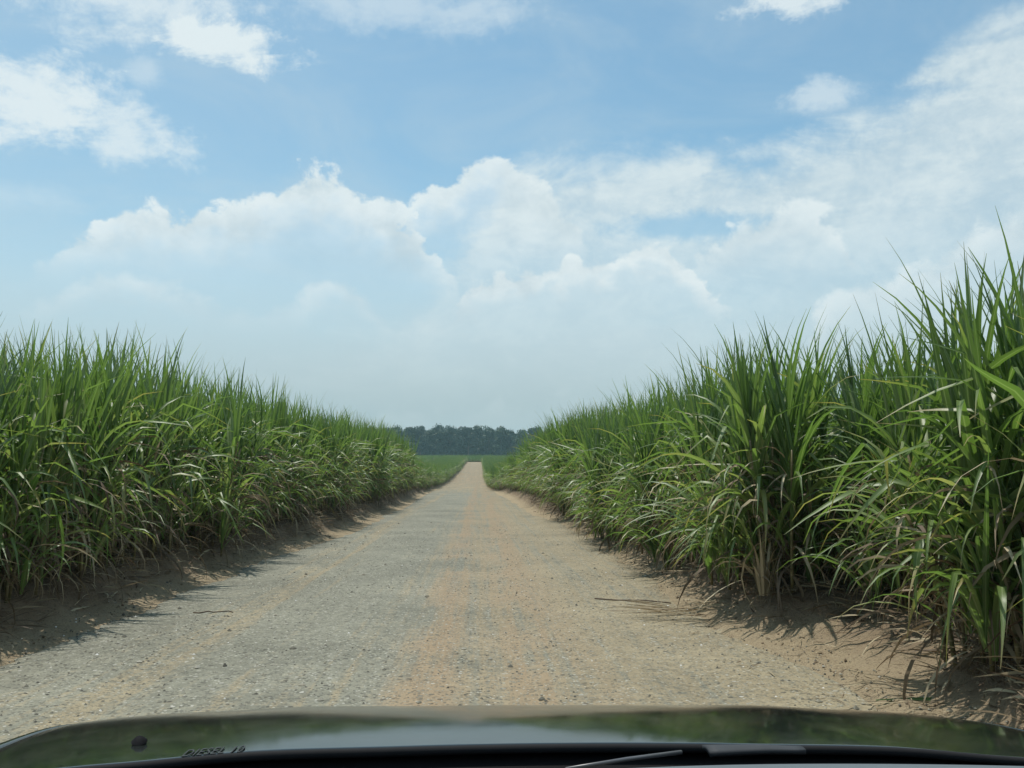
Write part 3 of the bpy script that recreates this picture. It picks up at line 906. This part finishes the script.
def tree_meshes(seed, H, slim):
    r = random.Random(seed)
    tr, cr = MB(), MB()
    tr.tube([(0, 0, -0.3), (0.1, 0.05, H * 0.3), (0.0, 0.2, H * 0.6), (0.1, 0.1, H * 0.85)], [0.30, 0.22, 0.15, 0.05], 8)
    lobes = []
    for k in range(r.randint(11, 15)):
        a = r.uniform(0, 6.28); f = r.uniform(0.22, 0.93)
        rad = (0.30 if slim else 0.42) * H * math.sin(PI * (0.12 + 0.80 * f)) * r.uniform(0.35, 0.85)
        c = Vector((rad * math.cos(a) * 0.7, rad * math.sin(a) * 0.7, H * f))
        s = H * r.uniform(0.09, 0.16)
        lobes.append((c, s))
        tr.tube([(0.05, 0.1, H * f * 0.65), tuple(c * 0.6 + Vector((0, 0, H * f * 0.3))), tuple(c)], [0.09, 0.06, 0.02], 5)
    lobes.append((Vector((0, 0, H * 0.9)), H * 0.11))
    for c, s in lobes:
        for k in range(150):
            d = Vector((r.gauss(0, 1), r.gauss(0, 1), r.gauss(0, 0.8))).normalized()
            p = c + d * s * (0.55 + 0.6 * r.random())
            z = r.uniform(0.28, 0.62)
            n = (d + Vector((r.gauss(0, .6), r.gauss(0, .6), r.gauss(0, .6)))).normalized()
            u = n.orthogonal().normalized(); w = n.cross(u)
            an = r.uniform(0, 6.28); u, w = u * math.cos(an) + w * math.sin(an), w * math.cos(an) - u * math.sin(an)
            t = r.random()
            i = [cr.vert(p + u * z, (0, 0), t), cr.vert(p + w * z * 0.6, (0, 0), t), cr.vert(p - u * z * 0.8, (0, 0), t), cr.vert(p - w * z * 0.55, (0, 0), t)]
            cr.face(i)
    return tr.mesh('trunk', M_BARK), cr.mesh('crown', M_TREE, shade=False)

TREES = [tree_meshes(400 + i, 15.5, i % 2) for i in range(6)]
rnd = random.Random(31)
TFIRST = []
y_tree = 455.0
tl = ['bushy hazy blue green tree in the front of the far woodland', 'slim hazy blue green tree in the front of the far woodland']
nt_ = 0
xx = -50.0
while xx < 42:
    vi = nt_ % 6
    y = y_tree + rnd.uniform(-6, 6)
    e = empty('woodland_tree', (xx, y, land(xx, y)))
    e.rotation_euler = (0, 0, rnd.uniform(0, 6.28))
    s = rnd.uniform(0.95, 1.14) * (1 - 0.25 * smooth(20, 40, xx))
    e.scale = (s * rnd.uniform(0.95, 1.2), s * rnd.uniform(0.95, 1.2), s)
    tag(e, tl[vi % 2], 'tree', 'bushy trees along the front of the far woodland' if vi % 2 == 0 else 'slim trees along the front of the far woodland')
    t_ = link('trunk', TREES[vi][0], e); c_ = link('crown', TREES[vi][1], e)
    if nt_ < 6: TFIRST.append((t_, c_))
    nt_ += 1
    xx += rnd.uniform(3.6, 5.6)

def build_wood():
    pts = []
    for k in range(5):
        x = -130.0
        while x < 130:
            if k or abs(x + 4) > 48:
                pts.append((x + rnd.uniform(-2, 2), y_tree + 9 * k + rnd.uniform(-4, 4), rnd.randrange(6), rnd.uniform(0, 6.28), rnd.uniform(0.8, 1.12)))
            x += 5.2
    me = bpy.data.meshes.new('woodland')
    me.from_pydata([(x, y, land(x, y)) for x, y, *_ in pts], [], [])
    for nm, typ, idx in (('variant', 'INT', 2), ('turn', 'FLOAT', 3), ('size', 'FLOAT', 4)):
        a = me.attributes.new(nm, typ, 'POINT'); a.data.foreach_set('value', [p[idx] for p in pts])
    o = link('woodland', me)
    base = bpy.data.node_groups['cane_scatter']
    ng = bpy.data.node_groups.new('tree_scatter', 'GeometryNodeTree')
    ng.interface.new_socket('Geometry', in_out='INPUT', socket_type='NodeSocketGeometry')
    ng.interface.new_socket('Geometry', in_out='OUTPUT', socket_type='NodeSocketGeometry')
    N, Lk = ng.nodes, ng.links
    gi, go = N.new('NodeGroupInput'), N.new('NodeGroupOutput')
    def named(name, typ):
        n = N.new('GeometryNodeInputNamedAttribute'); n.data_type = typ; n.inputs[0].default_value = name
        return n.outputs[0]
    va, tu, si = named('variant', 'INT'), named('turn', 'FLOAT'), named('size', 'FLOAT')
    cx = N.new('ShaderNodeCombineXYZ'); Lk.new(tu, cx.inputs[2])
    e2r = N.new('FunctionNodeEulerToRotation'); Lk.new(cx.outputs[0], e2r.inputs[0])
    jo = N.new('GeometryNodeJoinGeometry')
    for part in (0, 1):
        jn = N.new('GeometryNodeJoinGeometry')
        for vi in range(6):
            oi = N.new('GeometryNodeObjectInfo'); oi.transform_space = 'ORIGINAL'
            oi.inputs['Object'].default_value = TFIRST[vi][part]
            g2 = N.new('GeometryNodeGeometryToInstance'); Lk.new(oi.outputs['Geometry'], g2.inputs[0])
            Lk.new(g2.outputs[0], jn.inputs[0])
        ip = N.new('GeometryNodeInstanceOnPoints')
        Lk.new(gi.outputs[0], ip.inputs['Points']); Lk.new(jn.outputs[0], ip.inputs['Instance'])
        ip.inputs['Pick Instance'].default_value = True
        Lk.new(va, ip.inputs['Instance Index']); Lk.new(e2r.outputs[0], ip.inputs['Rotation']); Lk.new(si, ip.inputs['Scale'])
        Lk.new(ip.outputs[0], jo.inputs[0])
    Lk.new(jo.outputs[0], go.inputs[0])
    md = o.modifiers.new('scatter', 'NODES'); md.node_group = ng
    tag(o, 'hazy blue green woodland closing the view beyond the cane fields', 'woodland', kind='stuff')
build_wood()

# ------------------------------------------------------------------ the car the photograph was taken from
def car_paint():
    m, nt, out = material('dark_car_paint')
    tc = nt.new('ShaderNodeTexCoord'); p = tc.outputs['Object']
    dust = nt.noise(p, 5.0, 6, 0.65); fine = nt.noise(p, 260.0, 2)
    c = nt.mix(nt.step(dust, 0.4, 0.75, 0.0, 0.16), (0.009, 0.013, 0.012), (0.12, 0.115, 0.09))
    pr = principled(nt, out, Base_Color=c, Roughness=nt.step(dust, 0.3, 0.75, 0.07, 0.17), Metallic=0.0)
    pr.inputs['Specular IOR Level'].default_value = 0.34
    pr.inputs['Coat Weight'].default_value = 0.08; pr.inputs['Coat Roughness'].default_value = 0.06
    nt.put(pr.inputs['Normal'], nt.bump(nt.noise(p, 9.0, 2), 0.012, 0.004))
    return m
M_PAINT = car_paint()
M_BLACK = plain('black_plastic', (0.010, 0.010, 0.011), 0.9, 0.2, 40, spec=0.12, bump=0.15)
M_GREYP = plain('worn_grey_plastic', (0.035, 0.038, 0.042), 0.7, 0.2, 40, spec=0.3)
M_RUBBER = plain('black_rubber', (0.014, 0.014, 0.015), 0.85, 0.2, 40, spec=0.2)
M_DASH = plain('grey_dashboard', (0.10, 0.122, 0.135), 0.8, 0.08, 60, bump=0.3)
M_STEEL = plain('wiper_steel', (0.10, 0.10, 0.105), 0.35, 0.1, 40)
M_RIM = plain('wheel_alloy', (0.35, 0.35, 0.36), 0.3, 0.1, 30, metal=0.8)
M_INK = plain('dark_ink', (0.012, 0.014, 0.014), 0.6, 0.1, 30)
M_LENS = plain('lamp_lens', (0.55, 0.57, 0.58), 0.1, 0.05, 30, coat=1.0)

XC, HW, Y_R, Y_F = 0.13, 0.97, 1.30, 2.12
HOOD = 1.137

def hood_z(x, y):
    s = y - Y_R
    if y <= Y_F: z = HOOD - 0.06 * s - 0.147 * s * s
    else:
        q = y - Y_F; z = HOOD - 0.06 * 0.82 - 0.147 * 0.82 ** 2 - 0.30 * q - 1.9 * q * q
    d = x - XC; a = abs(d)
    z += 0.002 * smooth(0.24, 0.42, a) - 0.005 * smooth(0.42, 0.60, a)           # raised centre with a crease each side
    z -= (0.010 - 0.005 * smooth(0.1, 0.6, s)) * (d / 0.5) ** 2
    z -= 0.030 * max(0.0, (a - 0.58) / 0.38) ** 2.2
    return z

def build_car():
    car = empty('car', (XC, 1.0, 0.0))
    car.rotation_euler = (0, R(1.0), R(3.0))
    tag(car, 'dark car seen from its driver seat, dusty bonnet in the foreground', 'car')
    inv = Vector((-XC, -1.0, 0.0))
    def sub(n, a, b): return [a + (b - a) * i / n for i in range(n + 1)]
    # bonnet: a closed skin
    def skin(fn, us, vs, name, thick, mat):
        mb = MB()
        top = [[mb.vert(Vector(fn(u, v)) + inv, (u, v)) for v in vs] for u in us]
        bot = [[mb.vert(Vector(fn(u, v)) + inv - Vector((0, 0, thick)), (u, v)) for v in vs] for u in us]
        nu, nv = len(us), len(vs)
        for i in range(nu - 1):
            for j in range(nv - 1):
                mb.face((top[i][j], top[i + 1][j], top[i + 1][j + 1], top[i][j + 1]))
                mb.face((bot[i][j], bot[i][j + 1], bot[i + 1][j + 1], bot[i + 1][j]))
        for i in range(nu - 1):
            mb.face((top[i][0], bot[i][0], bot[i + 1][0], top[i + 1][0])); mb.face((top[i][-1], top[i + 1][-1], bot[i + 1][-1], bot[i][-1]))
        for j in range(nv - 1):
            mb.face((top[0][j], top[0][j + 1], bot[0][j + 1], bot[0][j])); mb.face((top[-1][j], bot[-1][j], bot[-1][j + 1], top[-1][j + 1]))
        return mb.build(name, mat, car)
    def rear(x): return Y_R - 0.045 * ((x - XC) / 0.9) ** 2
    def fr(x): return Y_F + 0.22 - 0.26 * (abs(x - XC) / 0.95) ** 2.6
    def hood(u, v):
        x = XC + u; y = rear(x) + (fr(x) - rear(x)) * v
        return (x, y, hood_z(x, y))
    skin(hood, sub(84, -0.83, 0.83), sub(40, 0, 1), 'bonnet', 0.006, M_PAINT)
    sb = MB(); sx = sub(50, -0.82, 0.82)  # added dark tube that hides the bright sky glint along the bonnet's rear lip
    sb.tube([Vector((XC + u, rear(XC + u) - 0.002, hood_z(XC + u, rear(XC + u)) - 0.002)) + inv for u in sx], [0.006] * len(sx), 8)
    sb.build('lip_glint_cover', M_RUBBER, car)
    for sgn in (-1, 1):
        # front wing: from the bonnet gap out over the wheel and down
        def wing(u, v):
            x0 = XC + sgn * 0.836
            a = u * PI / 2
            dx = 0.145 * math.sin(min(1, u * 1.6) * PI / 2)
            x = x0 + sgn * dx
            ya, yb = rear(x) - 0.35, fr(x) - 0.02
            y = ya + (yb - ya) * v
            z = hood_z(x0, max(y, Y_R - 0.1)) - 0.24 * (1 - math.cos(min(1, u * 1.6) * PI / 2)) - 0.36 * max(0, u - 0.55) / 0.45
            return (x, y, z)
        mb = MB()
        ids = mb.grid(lambda u, v: Vector(wing(u, v)) + inv, sub(18, 0, 1), sub(24, 0, 1))
        o = mb.build('front_wing', M_PAINT, car)
        sm = o.modifiers.new('thickness', 'SOLIDIFY'); sm.thickness = 0.012; sm.offset = -1 if sgn > 0 else 1
        # wheel
        wb = MB(); cx_ = XC + sgn * 0.80
        def ring(rx, xo): return [(rx, xo)]
        prof = [(0.20, -0.10), (0.30, -0.11), (0.345, -0.08), (0.352, 0.0), (0.345, 0.08), (0.30, 0.11), (0.20, 0.10)]
        n = 36; ids = []
        for k in range(n):
            a = 2 * PI * k / n
            ids.append([wb.vert(Vector((cx_ + xo, 1.62 + rr_ * math.cos(a), 0.352 + rr_ * math.sin(a))) + inv) for rr_, xo in prof])
        for k in range(n):
            for j in range(len(prof) - 1):
                wb.face((ids[k][j], ids[(k + 1) % n][j], ids[(k + 1) % n][j + 1], ids[k][j + 1]))
        wh = wb.build('wheel', M_RUBBER, car)
        rb = MB()
        for k in range(10):
            a = 2 * PI * k / 10
            rb.tube([Vector((cx_ + sgn * 0.085, 1.62, 0.352)) + inv, Vector((cx_ + sgn * 0.075, 1.62 + 0.20 * math.cos(a), 0.352 + 0.20 * math.sin(a))) + inv], [0.028, 0.02], 6)
        rb.tube([Vector((cx_ + sgn * 0.03, 1.62, 0.352)) + inv, Vector((cx_ + sgn * 0.098, 1.62, 0.352)) + inv], [0.06, 0.045], 12)
        rb.build('rim', M_RIM, wh)
        # headlight tucked under the front of the bonnet
        hb = MB()
        def lamp(u, v):
            x = XC + sgn * (0.48 + 0.36 * u)
            return Vector((x, fr(x) + 0.0 + 0.03 * math.sin(v * PI), hood_z(x, fr(x)) - 0.035 - 0.15 * v)) + inv
        hb.grid(lamp, sub(8, 0, 1), sub(6, 0, 1))
        lo = hb.build('headlight', M_LENS, car)
        sm = lo.modifiers.new('thickness', 'SOLIDIFY'); sm.thickness = 0.02
    # grille and bumper
    gb = MB()
    for k in range(5):
        pts = []
        for i in range(13):
            x = XC - 0.46 + 0.92 * i / 12
            pts.append(Vector((x, fr(x) + 0.005, hood_z(x, fr(x)) - 0.05 - 0.035 * k)) + inv)
        gb.tube(pts, [0.010] * 13, 6)
    gb.build('grille', M_BLACK, car)
    bb = MB()
    def bump_(u, v):
        x = XC - 0.93 + 1.86 * u
        return Vector((x, fr(x) + 0.06 * math.sin(v * PI) + 0.01, 0.70 - 0.30 * v)) + inv
    bb.grid(bump_, sub(28, 0, 1), sub(8, 0, 1))
    o = bb.build('bumper', M_PAINT, car)
    sm = o.modifiers.new('thickness', 'SOLIDIFY'); sm.thickness = 0.015
    # scuttle panel between bonnet and dashboard
    def cowl(u, v):
        x = XC + u
        y0 = rear(x) - 0.004
        y = y0 - 0.21 * v
        return (x, y + 0.03, hood_z(x, rear(x)) - 0.0105 - 0.014 * math.sin(v * PI) - 0.012 * v)
    cw = skin(cowl, sub(60, -0.86, 0.86), sub(10, 0, 1), 'windscreen_cowl', 0.02, M_BLACK)
    sb = MB()
    for k in range(34):
        x = XC - 0.62 + k * 0.036
        y = rear(x) - 0.07
        sb.box(Vector((x, y, hood_z(x, rear(x)) - 0.027)) + inv, (0.008, 0.075, 0.008))
    sb.build('vent_slat', M_RUBBER, cw)
    # dashboard
    def dash(u, v):
        x = XC + u
        y = 1.01 - 0.02 * (u / 0.7) ** 2 - 0.42 * v
        k = x - 0.30
        z = 1.217 - (0.10 * k * k if k < 0 else 0.05 * k * k) - 0.02 * v - 0.03 * (1 - smooth(0, 0.12, v)) - 0.10 * smooth(0.75, 1.0, v)
        return (x, y, z)
    skin(dash, sub(50, -0.80, 0.80), sub(24, 0, 1), 'dashboard', 0.03, M_DASH)
    # wipers: one arm in view, its flat pivot cover beside it
    for x0, x1, L in ((0.25, 0.085, 1), (-0.50, -0.74, 0)):
        wp = empty('wiper', (0, 0, 0)); wp.parent = car
        ya, yb = rear(x0) - 0.055, rear(x1) - 0.175
        za, zb = hood_z(x0, rear(x0)) + 0.008 - 0.04 * (1 - L), hood_z(x1, rear(x1)) + 0.024 - 0.055 * (1 - L)
        ab = MB(); ab.tube([Vector((x0, ya, za)) + inv, Vector(((x0 + x1) / 2, (ya + yb) / 2, (za + zb) / 2 + 0.001)) + inv, Vector((x1, yb, zb)) + inv], [0.0028, 0.0026, 0.002], 8)
        ab.build('arm', M_STEEL, wp)
        bl = MB(); bl.tube([Vector((x1 - 0.05 - 0.3, yb + 0.005, zb - 0.040)) + inv, Vector((x1 + 0.28, yb + 0.02, zb - 0.034)) + inv], [0.008, 0.008], 6)
        bl.build('blade', M_RUBBER, wp)
        pv = MB()
        def cover(u, v):
            x = x0 + 0.03 + 0.13 * u
            wv = 0.006 * (1 - 0.75 * smooth(0.5, 1, u))
            return Vector((x, ya + 0.008 - 0.035 * v * (1 - 0.5 * u), za - 0.002 + wv * math.sin(0.4 + v * 2.2))) + inv
        pv.grid(cover, sub(10, 0, 1), sub(6, 0, 1))
        o = pv.build('pivot_cover', M_GREYP, wp)
        sm = o.modifiers.new('thickness', 'SOLIDIFY'); sm.thickness = 0.006
    # washer nozzles on the bonnet
    for x in (-0.47,):
        y = 1.42
        nb = MB(); z = hood_z(x, y)
        nb.tube([Vector((x, y, z - 0.004)) + inv, Vector((x, y, z + 0.004)) + inv, Vector((x, y - 0.003, z + 0.008)) + inv], [0.012, 0.011, 0.006], 14)
        nb.build('washer_nozzle', M_BLACK, car)
    # the lettering near the rear edge of the bonnet
    cu = bpy.data.curves.new('lettering', 'FONT'); cu.body = 'DIESEL 10'; cu.size = 0.0165; cu.extrude = 0.0006; cu.space_character = 1.1
    to = bpy.data.objects.new('tmp_text', cu); COL.objects.link(to)
    dg = bpy.context.evaluated_depsgraph_get()
    me = bpy.data.meshes.new_from_object(to.evaluated_get(dg))
    COL.objects.unlink(to); bpy.data.objects.remove(to)
    x0, y0 = -0.385, 1.300
    for v in me.vertices:
        x = x0 + v.co.x; y = y0 + v.co.y * 3.4
        v.co = Vector((x, y, hood_z(x, y) + 0.0015 + v.co.z)) + inv
    me.materials.clear(); me.materials.append(M_INK)
    link('lettering', me, car)
build_car()

# ------------------------------------------------------------------ haze
def build_haze():
    m, nt, out = material('haze_air')
    v = nt.new('ShaderNodeVolumePrincipled')
    v.inputs['Color'].default_value = (0.55, 0.86, 0.90, 1)
    v.inputs['Density'].default_value = 0.00042
    v.inputs['Anisotropy'].default_value = 0.2
    nt.tree.links.new(v.outputs[0], out.inputs['Volume'])
    mb = MB()
    zt = 27.0
    mb.box((0, 450, (zt - 2.0) / 2), (1640, 1560, zt + 2.0))
    tag(mb.build('haze', m, shade=False), 'thin pale haze in the air over the fields', 'haze', kind='stuff')
build_haze()
